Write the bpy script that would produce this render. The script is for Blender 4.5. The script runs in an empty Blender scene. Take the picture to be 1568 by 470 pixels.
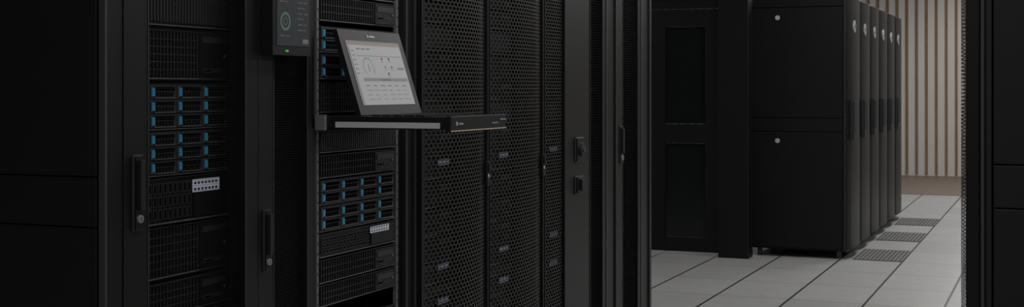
import bpy, math, random
from mathutils import Vector, Matrix
random.seed(4)
S = bpy.context.scene
S.view_settings.view_transform = 'Standard'
S.view_settings.exposure = 0

# ------------------------------------------------------------ materials
def mat(name, col, rough=0.5, metal=0.0, emit=None, es=1.0, noise=0.0, nscale=60, spec=0.5):
    m = bpy.data.materials.new(name); m.use_nodes = True
    nt = m.node_tree; p = nt.nodes['Principled BSDF']
    p.inputs['Base Color'].default_value = (*col, 1)
    p.inputs['Roughness'].default_value = rough
    p.inputs['Metallic'].default_value = metal
    p.inputs['Specular IOR Level'].default_value = spec
    if emit:
        p.inputs['Emission Color'].default_value = (*emit, 1)
        p.inputs['Emission Strength'].default_value = es
    if noise > 0:
        tc = nt.nodes.new('ShaderNodeTexCoord'); n = nt.nodes.new('ShaderNodeTexNoise')
        n.inputs['Scale'].default_value = nscale; n.inputs['Detail'].default_value = 4
        r = nt.nodes.new('ShaderNodeMapRange')
        r.inputs['To Min'].default_value = 1 - noise; r.inputs['To Max'].default_value = 1 + noise
        mx = nt.nodes.new('ShaderNodeMix'); mx.data_type = 'RGBA'; mx.blend_type = 'MULTIPLY'
        mx.inputs['Factor'].default_value = 1
        mx.inputs['A'].default_value = (*col, 1)
        nt.links.new(tc.outputs['Object'], n.inputs['Vector'])
        nt.links.new(n.outputs['Fac'], r.inputs['Value'])
        nt.links.new(r.outputs['Result'], mx.inputs['B'])
        nt.links.new(mx.outputs['Result'], p.inputs['Base Color'])
    return m
M = {}
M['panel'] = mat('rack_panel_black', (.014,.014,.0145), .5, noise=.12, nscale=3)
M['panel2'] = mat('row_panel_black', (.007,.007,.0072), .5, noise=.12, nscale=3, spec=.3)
M['frame'] = mat('rack_frame_black', (.010,.010,.0105), .42)
M['frame2'] = mat('rack_frame_charcoal', (.026,.026,.027), .45)
M['edge'] = mat('rack_edge_grey', (.075,.075,.077), .45)
M['dark'] = mat('rack_interior', (.003,.003,.003), .8, spec=.1)
M['mesh'] = mat('perforated_steel_fine', (.006,.006,.006), .5, spec=.3)
M['mesh2'] = mat('perforated_steel', (.085,.082,.077), .42, .5)
M['server'] = mat('server_chassis', (.012,.012,.013), .5)
M['bezel'] = mat('server_bezel', (.06,.06,.063), .5)
M['slot'] = mat('server_vent_void', (.002,.002,.002), .9, spec=.05)
M['trim'] = mat('server_trim', (.24,.24,.245), .4)
M['blue'] = mat('drive_latch_blue_glow', (.01,.17,.32), .4, emit=(.01,.20,.36), es=.38)  # unlit plastic latch; dim emission added to lift the blue
M['rail'] = mat('mounting_rail_zinc', (.24,.24,.245), .5, .1)
M['tag'] = mat('asset_tag_glow', (.34,.35,.44), .5, emit=(.26,.27,.40), es=.16)  # plain label plate, glow added so it reads through the mesh
M['tagw'] = mat('asset_tag_white_glow', (.55,.57,.65), .5, emit=(.4,.42,.5), es=.3)  # printed white label brightened with added emission, not a light source
M['white'] = mat('white_plastic', (.6,.6,.6), .4)
M['badge'] = mat('badge_grey', (.42,.42,.42), .5)
M['silver'] = mat('lock_silver', (.6,.6,.6), .3, .6)
M['strip'] = mat('tray_aluminium', (.9,.9,.9), .45, .1)
M['gold'] = mat('tray_accent_glow', (.55,.42,.30), .4, emit=(.5,.38,.28), es=.3)  # accent line with its brightness put in as emission; no lamp here
M['orange'] = mat('orange_dot', (.8,.25,.08), .5, emit=(.8,.25,.08), es=.2)
M['green'] = mat('status_led_green', (.05,.5,.08), .5, emit=(.05,.8,.12), es=.3)
M['bezelblk'] = mat('display_bezel', (.016,.016,.017), .4)
M['lcd'] = mat('lcd_page', (.02,.02,.02), .4, emit=(.93,.94,.95), es=.25)
M['lcdgrey'] = mat('lcd_grey', (.02,.02,.02), .4, emit=(.5,.5,.51), es=.24)
M['lcddark'] = mat('lcd_text', (.01,.01,.01), .4, emit=(.2,.2,.22), es=.2)
M['lcdred'] = mat('lcd_red', (.02,.0,.0), .4, emit=(.7,.05,.08), es=.3)
M['touch'] = mat('touch_lcd', (.012,.013,.015), .35, emit=(.055,.06,.065), es=.35, spec=.3)
M['touchline'] = mat('touch_lcd_text', (.02,.02,.02), .3, emit=(.5,.53,.53), es=.17)
M['touchgreen'] = mat('touch_lcd_ring', (.02,.02,.02), .3, emit=(.16,.34,.2), es=.28)
M['glass'] = mat('tinted_glass', (.010,.0115,.012), .2, spec=.4)
M['keys'] = mat('keyboard_keys', (.02,.02,.02), .6)
M['wood'] = mat('oak_slat', (.27,.155,.065), .7, noise=.3, nscale=8)
M['wallp'] = mat('pale_wall_panel', (.68,.66,.63), .8, noise=.04, nscale=2)
M['wall'] = mat('painted_wall', (.25,.25,.25), .9, noise=.04, nscale=2)
M['ceil'] = mat('ceiling_tile', (.35,.35,.35), .9, noise=.05, nscale=3)
M['lamp'] = mat('led_diffuser', (.8,.8,.8), .5, emit=(1,.99,.98), es=1.2)
M['grate'] = mat('floor_grating_steel', (.22,.22,.215), .5, .1)
M['skirt'] = mat('wood_floor', (.21,.16,.13), .5, noise=.25, nscale=5)

# ------------------------------------------------------------ mesh builder
def empty(name, loc=(0,0,0)):
    e = bpy.data.objects.new(name, None); e.location = loc
    e.empty_display_size = .1
    S.collection.objects.link(e); return e

class B:
    def __init__(s): s.v=[]; s.f=[]; s.m=[]; s.ms=[]
    def mi(s,k):
        if k not in s.ms: s.ms.append(k)
        return s.ms.index(k)
    def box(s,x0,x1,y0,y1,z0,z1,k):
        n=len(s.v); i=s.mi(k)
        s.v += [(x0,y0,z0),(x1,y0,z0),(x1,y1,z0),(x0,y1,z0),(x0,y0,z1),(x1,y0,z1),(x1,y1,z1),(x0,y1,z1)]
        for q in ((0,3,2,1),(4,5,6,7),(0,1,5,4),(1,2,6,5),(2,3,7,6),(3,0,4,7)):
            s.f.append(tuple(n+a for a in q)); s.m.append(i)
    def cyl(s,c,axis,r,h,k,seg=20,r2=None):
        n=len(s.v); i=s.mi(k); r2 = r if r2 is None else r2
        def pt(a,rr,d):
            u,w=rr*math.cos(a),rr*math.sin(a)
            if axis=='X': return (c[0]+d,c[1]+u,c[2]+w)
            if axis=='Y': return (c[0]+u,c[1]+d,c[2]+w)
            return (c[0]+u,c[1]+w,c[2]+d)
        for d,rr in ((0,r),(h,r2)):
            for j in range(seg): s.v.append(pt(2*math.pi*j/seg,rr,d))
        for j in range(seg):
            k2=(j+1)%seg
            s.f.append((n+j,n+k2,n+seg+k2,n+seg+j)); s.m.append(i)
        s.f.append(tuple(n+j for j in range(seg))); s.m.append(i)
        s.f.append(tuple(n+seg+j for j in range(seg))); s.m.append(i)
    def ring(s,c,r0,r1,k,x,a0=0,a1=360,seg=32):
        n=len(s.v); i=s.mi(k)
        for j in range(seg+1):
            a=math.radians(a0+(a1-a0)*j/seg)
            s.v.append((x,c[0]+r0*math.cos(a),c[1]+r0*math.sin(a)))
            s.v.append((x,c[0]+r1*math.cos(a),c[1]+r1*math.sin(a)))
        for j in range(seg):
            s.f.append((n+2*j,n+2*j+1,n+2*j+3,n+2*j+2)); s.m.append(i)
    def hexes(s,y0,y1,z0,z1,pitch,hole,k,fx,st=1.0):
        """perforated sheet in the YZ plane; fx(y)=x of the sheet; st = slot elongation along y"""
        i=s.mi(k); R=pitch/math.sqrt(3); rz=1.5*R; py=pitch*st
        cs=[(st*math.cos(math.radians(30+60*j)),math.sin(math.radians(30+60*j))) for j in range(6)]
        row=0; z=z0+R
        while z<z1-R*.5:
            y=y0+py*(.5 if row%2==0 else 1.0)
            while y<y1-py*.3:
                n=len(s.v)
                for q in (R*1.001,R*hole):
                    for c,d in cs:
                        yy=y+q*c; s.v.append((fx(yy),yy,z+q*d))
                for j in range(6):
                    k2=(j+1)%6
                    s.f.append((n+j,n+k2,n+6+k2,n+6+j)); s.m.append(i)
                y+=py
            z+=rz; row+=1
    def data(s,name):
        me=bpy.data.meshes.new(name); me.from_pydata(s.v,[],s.f)
        for k in s.ms: me.materials.append(M[k])
        me.polygons.foreach_set('material_index',s.m); me.update(); return me
    def obj(s,name,parent=None,loc=(0,0,0),bevel=0,rot=None):
        return place(s.data(name),name,parent,loc,bevel,rot)
def place(me,name,parent=None,loc=(0,0,0),bevel=0,rot=None):
    o=bpy.data.objects.new(name,me); S.collection.objects.link(o)
    o.location=loc
    if rot: o.rotation_euler=rot
    if parent: o.parent=parent
    if bevel:
        b=o.modifiers.new('bevel','BEVEL'); b.width=bevel; b.segments=2; b.limit_method='ANGLE'
    return o

# ------------------------------------------------------------ server units (front at x=0 facing +X, y 0..w)
def chassis(b,w,z0,z1,d=.62):
    b.box(-d,-.012,0.004,w-.004,z0+.002,z1-.002,'server')
    b.box(-.012,-.004,-.012,w+.012,z0+.0015,z1-.0015,'server')
    b.box(-.004,0.001,0,w,z0+.001,z0+.0035,'trim')
    b.box(-.004,0.000,0,w,z1-.003,z1-.0015,'edge')
def u_drives(b,w,z0,z1,rows,cols=4):
    chassis(b,w,z0,z1)
    ch=(z1-z0-.008)/rows; cw=(w-.012)/cols
    for r in range(rows):
        for c in range(cols):
            y=.006+c*cw; z=z0+.005+r*ch
            b.box(-.004,.001,y+.0012,y+cw-.0012,z+.001,z+ch-.001,'bezel')
            b.box(.001,.0016,y+.022,y+cw-.008,z+ch*.56,z+ch*.84,'slot')
            for q in range(6):
                yy=y+.026+q*(cw-.036)/6
                b.box(.001,.0017,yy,yy+(cw-.036)/6-.003,z+ch*.18,z+ch*.5,'slot')
            b.box(.001,.005,y+.004,y+.0062,z+ch*.12,z+ch*.88,'trim')
            b.box(.001,.006,y+.008,y+.0165,z+ch*.22,z+ch*.78,'blue')
            b.box(.001,.0035,y+.018,y+cw-.004,z+ch*.06,z+ch*.11,'trim')
            b.box(.001,.0035,y+.018,y+.0195,z+ch*.1,z+ch*.9,'edge')
def u_slots(b,w,z0,z1):
    chassis(b,w,z0,z1)
    n=int(w/.0125); st=(w-.01)/n
    for i in range(n):
        y=.005+i*st
        b.box(-.004,.003,y+.001,y+st*.62,z0+.010,z1-.008,'bezel')
def u_vent(b,w,z0,z1):
    chassis(b,w,z0,z1)
    h=z1-z0; wv=w*.70
    b.box(-.004,-.001,.006,wv,z0+.006,z1-.006,'slot')
    n=22; st=(wv-.01)/n
    for i in range(n+1):
        b.box(-.001,.002,.006+i*st,.0085+i*st,z0+.006,z1-.006,'bezel')
    k=max(3,int(h/.02))
    for i in range(1,k):
        z=z0+.006+i*(h-.012)/k
        b.box(-.001,.0016,.006,wv,z-.001,z+.001,'bezel')
    b.box(-.004,.004,wv+.004,w-.006,z0+.006,z1-.006,'server')
    b.box(.004,.0055,wv+.015,w-.018,z1-.030,z1-.014,'bezel')
    b.box(.004,.0055,wv+.020,wv+.05,z0+.018,z0+.030,'edge')
    b.box(.0055,.0062,wv+.023,wv+.047,z0+.021,z0+.027,'slot')
    for q in range(4):
        b.box(.004,.0052,wv+.06+q*.012,wv+.067+q*.012,z0+.02,z0+.03,'edge')
    b.cyl((.004,w-.022,z0+h*.5),'X',.004,.002,'trim',10)
def u_tag(b,w,z0,z1,big=False):
    chassis(b,w,z0,z1)
    h=z1-z0
    for i in range(14):
        for j in range(3):
            y=.012+i*w*.62/14; z=z0+.012+j*(h-.02)/3
            b.box(-.004,.001,y,y+w*.62/14-.005,z,z+(h-.02)/3-.005,'bezel')
            b.box(.001,.0014,y+.003,y+w*.62/14-.008,z+.003,z+(h-.02)/3-.008,'slot')
    b.box(-.004,.003,w*.66,w-.008,z0+.008,z1-.006,'server')
    t0,t1=(w*.64,w*.90) if big else (w*.70,w*.90)
    zz0,zz1=z0+h*.62,z0+h*.90
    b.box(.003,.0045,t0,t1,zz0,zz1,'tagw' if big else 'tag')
    for i in range(7):
        for j in range(2):
            y=t0+.006+i*(t1-t0-.01)/7; z=zz0+.004+j*(zz1-zz0)/2
            b.box(.0045,.0048,y,y+(t1-t0)/14,z,z+(zz1-zz0)*.2,'bezel')
def fill(b,w,z0,z1,seq):
    z=z0;i=0
    while z<z1-.05:
        h=min(seq[i%len(seq)][1],z1-z)
        {'v':u_vent,'s':u_slots,'t':u_tag}[seq[i%len(seq)][0]](b,w,z,z+h-.006); z+=h;i+=1

# ------------------------------------------------------------ rack cabinet
XF=-1.95
XB=-1.98
def cabinet(e,y0,y1,xf=XB,depth=1.08,h=2.0,sx=1,post=.04,frame='frame',thick=.015):
    b=B()
    def bx(a0,a1,*r):
        p,q=xf-sx*a0,xf-sx*a1
        b.box(min(p,q),max(p,q),*r)
    bx(.02,depth,y0+.001,y0+thick,.05,h-.02,'panel')
    bx(.02,depth,y1-thick,y1-.001,.05,h-.02,'panel')
    bx(depth-.02,depth,y0+thick,y1-thick,.05,h-.02,'dark')
    bx(0,depth,y0+.001,y1-.001,h-.04,h,frame)
    bx(0,depth,y0+.001,y1-.001,.03,.07,frame)
    for yy in (y0+.001,y1-.001-post):
        bx(0,.05,yy,yy+post,.05,h-.02,frame)
        bx(depth-.06,depth-.02,yy,yy+post,.05,h-.02,frame)
    for yy in (y0+.08,y1-.08):
        for a in (.08,depth-.1):
            b.cyl((xf-sx*a,yy,0),'Z',.022,.035,'frame2',12)
    b.obj('cabinet_body',e,bevel=.002)

def swing_handle(e,x,y,z0,z1,w=.034,name='swing_handle'):
    b=B()
    b.box(x,x+.004,y-w/2,y+w/2,z0,z1,'edge')
    b.box(x+.004,x+.008,y-w/2+.003,y+w/2-.003,z0+.003,z1-.003,'frame')
    b.box(x+.008,x+.018,y-w*.22,y+w*.22,z0+(z1-z0)*.28,z1-.012,'frame2')
    b.cyl((x+.008,y,z0+(z1-z0)*.16),'X',w*.27,.005,'silver',18)
    b.box(x+.013,x+.014,y-.001,y+.001,z0+(z1-z0)*.16-.005,z0+(z1-z0)*.16+.005,'slot')
    b.obj(name,e,bevel=.0015)

def mesh_door(e,y0,y1,sl,sr,x0,x1,z0=.06,z1=1.97,pitch=.008,hole=.84,k='mesh',bulge=0.0,frame='frame',st=1.0):
    b=B()
    b.box(x0,x1,y0,y0+sl,z0,z1,frame); b.box(x0,x1,y1-sr,y1,z0,z1,frame)
    b.box(x0,x1,y0+sl,y1-sr,z0,z0+.05,frame); b.box(x0,x1,y0+sl,y1-sr,z1-.05,z1,frame)
    b.box(x1,x1+.0015,y0+sl-.004,y0+sl-.001,z0+.05,z1-.05,'edge')
    b.box(x1,x1+.0015,y1-sr+.001,y1-sr+.004,z0+.05,z1-.05,'edge')
    b.obj('door_frame',e,bevel=.002)
    m=B(); ya,yb=y0+sl-.004,y1-sr+.004; xm=(x0+x1)/2
    fx=lambda y: xm+bulge*(1-((y-(ya+yb)/2)/((yb-ya)/2))**2)
    m.hexes(ya,yb,z0+.04,z1-.04,pitch,hole,k,fx,st)
    m.obj('perforated_door_panel',e)

# ---- Rack A (closed fine mesh door, end of row)
A=empty('server_rack',(0,0,0))
cabinet(A,2.33,2.966,post=.03)
b=B()
for z0,z1 in ((.06,.977),(.981,1.090),(1.094,1.98)):
    b.box(XF-1.10,XF-.022,2.320,2.3295,z0,z1,'panel')
b.obj('side_panel',A,bevel=.002)
b=B(); b.box(XF-.016,XF+.001,2.322,2.329,.05,1.98,'edge'); b.box(XB+.0005,XF-.002,2.331,2.384,.05,1.98,'frame'); b.obj('corner_trim',A)
mesh_door(A,2.386,2.923,.089,.060,XF-.028,XF,pitch=.0075,hole=.89)
swing_handle(A,XF,2.432,.962,1.137)
w=.445
b=B()
u_vent(b,w,.815,.944); u_tag(b,w,.95,1.066,True)
u_drives(b,w,1.07,1.183,3); u_drives(b,w,1.185,1.302,3)
u_vent(b,w,1.312,1.438); u_slots(b,w,1.446,1.60)
u_vent(b,w,1.61,1.73); u_slots(b,w,1.74,1.9)
fill(b,w,.10,.81,[('s',.13),('v',.12),('v',.12)])
b.obj('server_stack',A,(-2.06,2.50,0))

# ---- in-row cooling unit with touch display
C=empty('in_row_cooling_unit')
cabinet(C,2.967,3.200,post=.015)
mesh_door(C,2.925,3.196,.075,.03,XF-.028,XF,pitch=.0075,hole=.80)
swing_handle(C,XF,2.962,.80,.966,.032)
b=B()
for i in range(24):
    b.box(-2.3,-2.08,2.99,3.18,.12+i*.075,.14+i*.075,'server')
b.box(-2.32,-2.30,2.985,3.184,.08,1.94,'server')
b.obj('cooling_coil',C)
b=B()
x=XF
b.box(x,x+.035,2.940,3.130,1.378,1.56,'bezelblk')
b.box(x+.035,x+.037,2.958,3.120,1.404,1.535,'touch')
b.obj('touch_display',C,bevel=.002)
b=B(); x+=.0375
b.ring((2.998,1.470),.018,.0235,'touchgreen',x)
b.ring((2.998,1.470),.0235,.025,'touchline',x)
b.ring((2.998,1.470),.008,.010,'touchline',x,0,360)
for i,(yy,zz,l) in enumerate([(2.97,1.522,.04),(3.06,1.522,.045),(3.06,1.507,.035),(3.06,1.492,.05),(3.06,1.478,.03),(3.06,1.462,.045),(3.06,1.447,.04),(2.97,1.43,.05)]):
    b.box(x-.001,x,yy,yy+l*.5,zz,zz+.002,'touchline'); b.box(x-.001,x,yy+l*.65,yy+l,zz,zz+.002,'touchline')
b.box(x-.001,x,3.045,3.0462,1.41,1.53,'lcddark')
b.box(x-.001,x,3.085,3.113,1.412,1.424,'touchline')
b.box(x-.002,x,3.000,3.013,1.388,1.393,'green')
b.obj('touch_display_graphics',C)

# ---- Rack B (open front, console drawer)
R=empty('server_rack')
cabinet(R,3.202,3.88,xf=-1.975,post=.045)
b=B()
for y in (3.2555,3.7465):
    b.box(-1.985,-1.972,y,y+.012,.08,1.94,'rail')
    for i in range(62):
        b.box(-1.972,-1.9712,y+.004,y+.009,.10+i*.0295,.106+i*.0295,'frame2')
for y,x,k in ((3.768,-1.975,'frame'),(3.79,-1.96,'frame2'),(3.82,-1.980,'frame')):
    b.box(x-.05,x,y,y+.014,.07,1.95,k)
b.obj('mounting_rails',R,bevel=.001)
w=.462
b=B()
u_vent(b,w,.652,.716); u_vent(b,w,.72,.790); u_tag(b,w,.795,.866,True)
u_drives(b,w,.87,.946,2); u_drives(b,w,.948,1.022,2)
u_vent(b,w,1.026,1.096); u_slots(b,w,1.100,1.168)
u_vent(b,w,1.218,1.308)
u_drives(b,w,1.316,1.392,2); u_drives(b,w,1.394,1.472,2)
u_vent(b,w,1.486,1.56); u_slots(b,w,1.565,1.64)
fill(b,w,1.65,1.92,[('v',.075),('t',.075),('v',.075)])
fill(b,w,.10,.648,[('t',.075),('v',.075),('s',.1)])
b.obj('server_stack',R,(-1.975,3.277,0))

# ---- rack console drawer
K=empty('rack_console_drawer')
b=B()
b.box(-2.40,-1.556,3.250,3.630,1.174,1.210,'bezelblk')
b.box(-1.556,-1.540,3.246,3.635,1.170,1.212,'bezelblk')
b.obj('drawer_tray',K,bevel=.002)
b=B()
b.box(-1.905,-1.575,3.2465,3.250,1.178,1.194,'strip')
b.box(-1.967,-1.935,3.236,3.249,1.170,1.214,'trim')
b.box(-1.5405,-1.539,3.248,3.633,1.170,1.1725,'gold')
b.box(-1.540,-1.5385,3.30,3.325,1.188,1.193,'white')
b.cyl((-1.540,3.285,1.191),'X',.006,.0015,'white',12)
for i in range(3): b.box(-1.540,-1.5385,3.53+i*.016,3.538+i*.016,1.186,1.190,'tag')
b.box(-1.540,-1.5385,3.59,3.63,1.196,1.199,'tag')
b.obj('drawer_trim',K)
b=B()
for r in range(5):
    for c in range(14):
        b.box(-1.80+r*.035,-1.772+r*.035,3.268+c*.0245,3.289+c*.0245,1.2105,1.215,'keys')
b.box(-1.61,-1.575,3.36,3.45,1.2105,1.212,'keys')
b.obj('keyboard',K)
W,H=.385,.262
b=B()
b.box(-.016,0,0,W,0,H,'bezelblk')
b.box(-.0005,.001,.030,W-.028,.030,H-.034,'lcd')
b.box(-.05,-.016,.1,W-.1,.0,.012,'bezelblk')
x=.0016
def q(y0,y1,z0,z1,k,x=x): b.box(x-.0006,x,y0,y1,z0,z1,k)
q(.030,W-.028,H-.046,H-.034,'lcdgrey')
q(.030,W-.028,H-.0472,H-.046,'orange')
q(.034,.048,H-.043,H-.038,'orange')
q(.030,.040,.030,H-.05,'lcdgrey')
for i in range(6): q(.046,.062,H-.066-i*.014,H-.064-i*.014,'lcddark')
for i in range(3): q(.08+i*.03,.10+i*.03,H-.060,H-.057,'lcddark')
q(.075,W-.035,H-.081,H-.079,'lcdgrey')
b.ring((.125,.145),.029,.031,'lcddark',x,-40,220)
b.box(x,x+.0003,.124,.126,.133,.155,'lcddark')
for (yy,zz,k) in ((.215,.170,'lcdred'),(.260,.170,'lcddark'),(.225,.144,'lcdgrey'),(.265,.144,'lcdred'),(.235,.123,'lcddark')):
    q(yy,yy+.009,zz,zz+.008,k); q(yy-.004,yy+.014,zz-.006,zz-.0045,'lcdgrey')
q(.075,W-.035,.103,.113,'lcdgrey'); q(.18,.24,.106,.109,'lcddark')
q(.305,.345,.140,.148,'lcdgrey')
for r in range(4):
    for c in range(6):
        q(.078+c*.045,.078+c*.045+random.uniform(.018,.034),.088-r*.014,.090-r*.014,'lcddark' if r==0 else 'lcdgrey')
b.box(0,.0012,W/2-.012,W/2+.022,H-.021,H-.015,'white')
b.cyl((0,W/2-.022,H-.018),'X',.005,.0012,'white',12)
b.obj('tilting_screen',K,(-1.838,3.277,1.2125),rot=(0,math.radians(-18),0),bevel=0)

# ---- coarse mesh racks + last racks, shared server stack
w=.43
b=B()
fill(b,w,.10,.455,[('v',.12),('s',.12)])
u_tag(b,w,.46,.535); u_tag(b,w,.585,.66); u_slots(b,w,.54,.58)
fill(b,w,.665,.955,[('v',.097)])
u_tag(b,w,.962,1.04); fill(b,w,1.045,1.9,[('v',.1),('s',.1),('v',.08)])
stack=b.data('server_stack_mesh')
def dense(e,y): place(stack,'server_stack',e,(-2.07,y,0))

racks=[(3.882,4.441),(4.443,5.005),(5.007,5.566)]
for i,(a,c) in enumerate(racks):
    e=empty('server_rack')
    cabinet(e,a,c,post=.02)
    sr=.012 if i<2 else .315
    mesh_door(e,a+.004,c-.004,.02 if i==0 else .006,sr,XF-.020,XF,pitch=.0165,hole=.78,k='mesh2',bulge=.026 if i<2 else .004,st=1.65)
    dense(e,a+.068)
    b=B()
    if i<2:
        b.box(XF,XF+.008,c-.030,c-.012,.93,1.02,'frame2'); b.cyl((XF+.008,c-.021,.965),'X',.007,.003,'silver',10)
        b.box(XF+.008,XF+.014,c-.026,c-.016,.98,1.015,'frame2')
        b.obj('door_latch',e,bevel=.001)
    else:
        y=5.42
        b.box(XF,XF+.006,y-.05,y+.05,.965,1.075,'edge'); b.box(XF+.006,XF+.012,y-.046,y+.046,.969,1.071,'frame')
        b.cyl((XF+.012,y,1.02),'X',.030,.012,'frame2',20); b.cyl((XF+.024,y,1.02),'X',.012,.006,'edge',14)
        b.box(XF,XF+.006,y-.05,y+.05,.825,.905,'edge'); b.box(XF+.006,XF+.014,y-.045,y+.045,.83,.90,'frame')
        b.box(XF+.014,XF+.026,y-.02,y+.02,.84,.89,'frame2')
        b.obj('combination_lock',e,bevel=.002)
for i,(a,c,sl,sr) in enumerate([(5.568,5.975,.01,.225),(5.977,6.53,.075,.23)]):
    e=empty('server_rack')
    cabinet(e,a,c,post=.008 if i==0 else .03)
    mesh_door(e,a+.003,c-.003,sl,sr,XF-.022,XF,pitch=.014,hole=.93)
    if i==0:
        place(stack,'server_stack',e,(-2.07,a+.02,0)).scale=(1,.84,1)
    else:
        dense(e,a+.05); swing_handle(e,XF,6.02,.925,1.108,.05)
    b=B()
    b.box(XF,XF+.003,c-sr+.05,c-sr+.06,.08,1.95,'edge'); b.box(XF,XF+.008,c-.05,c-.02,.06,1.97,'frame2')
    b.obj('door_stile_trim',e)

# ---- right-hand rack row near the camera
for i,(a,c) in enumerate([(3.61,4.21),(4.212,4.81)]):
    e=empty('server_rack')
    cabinet(e,a,c,xf=-.185,sx=-1)
    b=B()
    b.box(-.222,-.190,a+.004,a+.05,.06,1.97,'frame'); b.box(-.222,-.190,c-.05,c-.004,.06,1.97,'frame')
    b.box(-.222,-.190,a+.05,c-.05,.06,.11,'frame'); b.box(-.222,-.190,a+.05,c-.05,1.92,1.97,'frame')
    b.box(-.2235,-.222,a+.002,a+.008,.06,1.97,'edge')
    b.obj('door_frame',e,bevel=.002)
    m=B(); m.hexes(a+.03,c-.03,.09,1.94,.012,.70,'mesh2',lambda y,a=a,c=c:-.222-.03*(1-((y-(a+c)/2)/((c-a)/2-.03))**2))
    m.obj('perforated_door_panel',e)
    o=place(stack,'server_stack',e,(-.08,c-.085,0),rot=(0,0,math.pi))
    if i==0:
        b=B()
        for z0,z1 in ((.06,.977),(.981,1.090),(1.094,1.98)):
            b.box(-.155,.88,a-.010,a-.0005,z0,z1,'panel')
        b.obj('side_panel',e,bevel=.002)
        b=B(); b.box(-.186,-.178,a-.006,a-.0005,.05,1.98,'edge'); b.box(-.172,-.160,a-.004,a-.0005,.05,1.98,'frame2'); b.obj('corner_trim',e)

# ---- far row of racks
X2=-1.455
for i in range(6):
    a=10.03+i*.592; c=a+.588
    e=empty('server_rack')
    b=B()
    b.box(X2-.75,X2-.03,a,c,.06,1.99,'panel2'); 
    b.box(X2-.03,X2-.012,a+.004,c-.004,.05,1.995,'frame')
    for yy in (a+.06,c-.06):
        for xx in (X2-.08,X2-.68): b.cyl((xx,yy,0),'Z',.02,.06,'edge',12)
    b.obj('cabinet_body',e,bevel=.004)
    m=B(); n=12; ya,yb=a+.02,c-.02; k=m.mi('frame')
    for j in range(n+1):
        y=ya+(yb-ya)*j/n; xx=X2-.010+.035*max(0,1-((j/n)*2-1)**2)**.5
        m.v += [(xx,y,.07),(xx,y,1.975),(X2-.012,y,.07),(X2-.012,y,1.975)]
    for j in range(n):
        p=4*j; r=p+4
        for f in ((p,r,r+1,p+1),(p+1,r+1,r+3,p+3),(p,p+2,r+2,r)): m.f.append(f); m.m.append(k)
    m.obj('bowed_door',e)
    b=B()
    b.box(X2+.005,X2+.035,a+.05,a+.085,.90,1.20,'frame2')
    b.box(X2+.035,X2+.055,a+.058,a+.078,.96,1.19,'edge')
    b.cyl((X2+.012,a+.16,1.76),'X',.048,.014,'badge',24)
    b.cyl((X2+.026,a+.16,1.76),'X',.014,.002,'frame2',16)
    b.obj('door_handle_and_badge',e,bevel=.001)
    if i==0:
        b=B()
        for z0,z1 in ((.075,.955),(.961,1.060),(1.066,1.905),(1.911,1.985)):
            b.box(X2-.742,X2-.045,a-.012,a,z0,z1,'panel2')
        b.box(X2-.035,X2-.022,a-.012,a,.06,1.98,'frame2')
        b.obj('side_panel',e,bevel=.003)
        b=B()
        for z in (1.83,.888):
            b.cyl((-1.985,a-.020,z),'Y',.018,.008,'white',20)
        b.obj('panel_lock',e)

# ---- containment door
D=empty('containment_door')
b=B(); Y=9.78
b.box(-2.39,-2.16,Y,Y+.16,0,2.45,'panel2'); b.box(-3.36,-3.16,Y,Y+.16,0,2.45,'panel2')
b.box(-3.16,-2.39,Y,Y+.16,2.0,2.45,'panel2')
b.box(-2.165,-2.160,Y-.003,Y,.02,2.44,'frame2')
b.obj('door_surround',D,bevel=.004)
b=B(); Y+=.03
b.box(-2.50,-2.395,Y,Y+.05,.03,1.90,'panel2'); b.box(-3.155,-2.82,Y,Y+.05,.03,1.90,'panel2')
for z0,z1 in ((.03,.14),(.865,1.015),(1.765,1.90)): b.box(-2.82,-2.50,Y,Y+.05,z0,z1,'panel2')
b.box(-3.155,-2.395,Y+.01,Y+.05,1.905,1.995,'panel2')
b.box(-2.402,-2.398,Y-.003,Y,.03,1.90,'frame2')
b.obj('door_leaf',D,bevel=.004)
b=B()
for z0,z1 in ((.142,.863),(1.017,1.763)): b.box(-2.818,-2.502,Y+.02,Y+.03,z0,z1,'glass')
b.obj('door_glazing',D)

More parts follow.
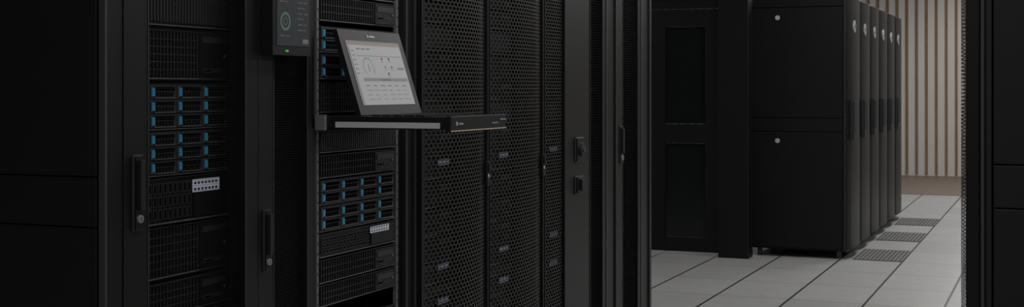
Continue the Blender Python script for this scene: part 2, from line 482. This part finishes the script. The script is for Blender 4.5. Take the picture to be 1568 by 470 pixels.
# ------------------------------------------------------------ room shell
def floor_mat():
    m=bpy.data.materials.new('raised_floor_tiles'); m.use_nodes=True; nt=m.node_tree
    p=nt.nodes['Principled BSDF']; L=nt.links
    tc=nt.nodes.new('ShaderNodeTexCoord'); sp=nt.nodes.new('ShaderNodeSeparateXYZ'); L.new(tc.outputs['Object'],sp.inputs[0])
    def mth(op,a,b=None):
        n=nt.nodes.new('ShaderNodeMath'); n.operation=op
        for i,v in enumerate((a,b)):
            if v is None: continue
            if isinstance(v,(int,float)): n.inputs[i].default_value=v
            else: L.new(v,n.inputs[i])
        return n.outputs[0]
    def line(c,off,pitch,wd):
        s=mth('DIVIDE',mth('ADD',c,off),pitch)
        f=mth('FRACT',s); d=mth('ABSOLUTE',mth('SUBTRACT',f,.5))
        return mth('GREATER_THAN',d,.5-wd/pitch/2),mth('FLOOR',s)
    lx,ix=line(sp.outputs['X'],1.068+45,.45,.014)
    ly,iy=line(sp.outputs['Y'],-10.05+68,.68,.010)
    cmb=nt.nodes.new('ShaderNodeCombineXYZ'); L.new(ix,cmb.inputs[0]); L.new(iy,cmb.inputs[1])
    wn=nt.nodes.new('ShaderNodeTexWhiteNoise'); L.new(cmb.outputs[0],wn.inputs['Vector'])
    no=nt.nodes.new('ShaderNodeTexNoise'); no.inputs['Scale'].default_value=9; no.inputs['Detail'].default_value=8
    L.new(tc.outputs['Object'],no.inputs['Vector'])
    v=mth('ADD',mth('MULTIPLY',wn.outputs['Value'],.05),mth('MULTIPLY',no.outputs['Fac'],.12))
    v=mth('ADD',v,.34)
    g=mth('MULTIPLY',v,mth('SUBTRACT',1,mth('MULTIPLY',lx,.95)))
    g=mth('MULTIPLY',g,mth('SUBTRACT',1,mth('MULTIPLY',ly,.62)))
    c=nt.nodes.new('ShaderNodeCombineColor')
    for i,s in enumerate((1,.995,.99)): L.new(mth('MULTIPLY',g,s),c.inputs[i])
    L.new(c.outputs[0],p.inputs['Base Color']); p.inputs['Roughness'].default_value=.38
    p.inputs['Specular IOR Level'].default_value=.35
    return m
M['floor']=floor_mat()
x0,x1,y0,y1,hc=-7,4,-4,20,3.2
b=B(); b.box(x0,x1,y0,y1,-.1,0,'floor'); b.obj('floor')
b=B(); b.box(x0+.01,x1-.01,16.5,y1-.01,0.0005,.006,'skirt'); b.obj('wood_floor_strip')
b=B(); b.box(x0,x1,y0,y1,hc,hc+.1,'ceil'); b.obj('ceiling')
b=B(); b.box(x0,x1,y1,y1+.1,0,hc,'wallp'); wb=b.obj('wall_back')
b=B()
xx=x0+.1
while xx<x1-.1:
    b.box(xx,xx+.030,y1-.025,y1-.001,.03,hc-.01,'wood'); xx+=.138
sl=b.obj('wood_slats',wb)
b=B(); b.box(x0-.1,x0,y0,y1,0,hc,'wall'); b.obj('wall_left')
b=B(); b.box(x1,x1+.1,y0,y1,0,hc,'wall'); b.obj('wall_right')
b=B(); b.box(x0,x1,y0-.1,y0,0,hc,'wall'); b.obj('wall_front')
for ya in (10.06,11.42,12.78):
    e=empty('perforated_floor_tile',(0,0,0))
    b=B(); b.box(-1.43,-1.075,ya,ya+.66,.001,.003,'slot')
    nx,ny=12,22
    for i in range(nx+1): 
        xq=-1.43+i*.355/nx; b.box(xq-.005,xq+.005,ya,ya+.66,.003,.006,'grate')
    for j in range(ny+1):
        yq=ya+j*.66/ny; b.box(-1.43,-1.075,yq-.005,yq+.005,.003,.0058,'grate')
    b.obj('grating',e)

# ------------------------------------------------------------ ceiling lights
def lamp(x,y,p,sx=.3,sy=1.4):
    e=empty('ceiling_light_panel')
    b=B(); b.box(x-sx/2-.02,x+sx/2+.02,y-sy/2-.02,y+sy/2+.02,hc-.04,hc-.001,'white')
    b.box(x-sx/2,x+sx/2,y-sy/2,y+sy/2,hc-.045,hc-.039,'lamp'); b.obj('light_housing',e)
    l=bpy.data.lights.new('panel_light','AREA'); l.shape='RECTANGLE'; l.size=sx; l.size_y=sy; l.energy=p; l.color=(1,.992,.98)
    o=bpy.data.objects.new('panel_light',l); o.location=(x,y,hc-.06); S.collection.objects.link(o); o.parent=e
for y in (0,3,6): lamp(-.9,y,16)
for y in (9,12): lamp(-.7,y,28)
for y in (15,18): lamp(-.7,y,34)
for y in (8,12,16): lamp(-4.6,y,18); lamp(2.2,y,21)
for y in (1,): lamp(2.2,y,14)

# ------------------------------------------------------------ camera
cd=bpy.data.cameras.new('camera'); cam=bpy.data.objects.new('camera',cd); S.collection.objects.link(cam)
cam.location=(0,0,1.29); cam.rotation_euler=(math.radians(90),0,math.radians(22.7))
cd.sensor_width=36; cd.lens=36*2000/1568; cd.shift_y=-(235-135)/1568; cd.clip_start=.05
S.camera=cam
w=bpy.data.worlds.new('world'); S.world=w; w.use_nodes=True
w.node_tree.nodes['Background'].inputs[0].default_value=(.02,.02,.02,1)
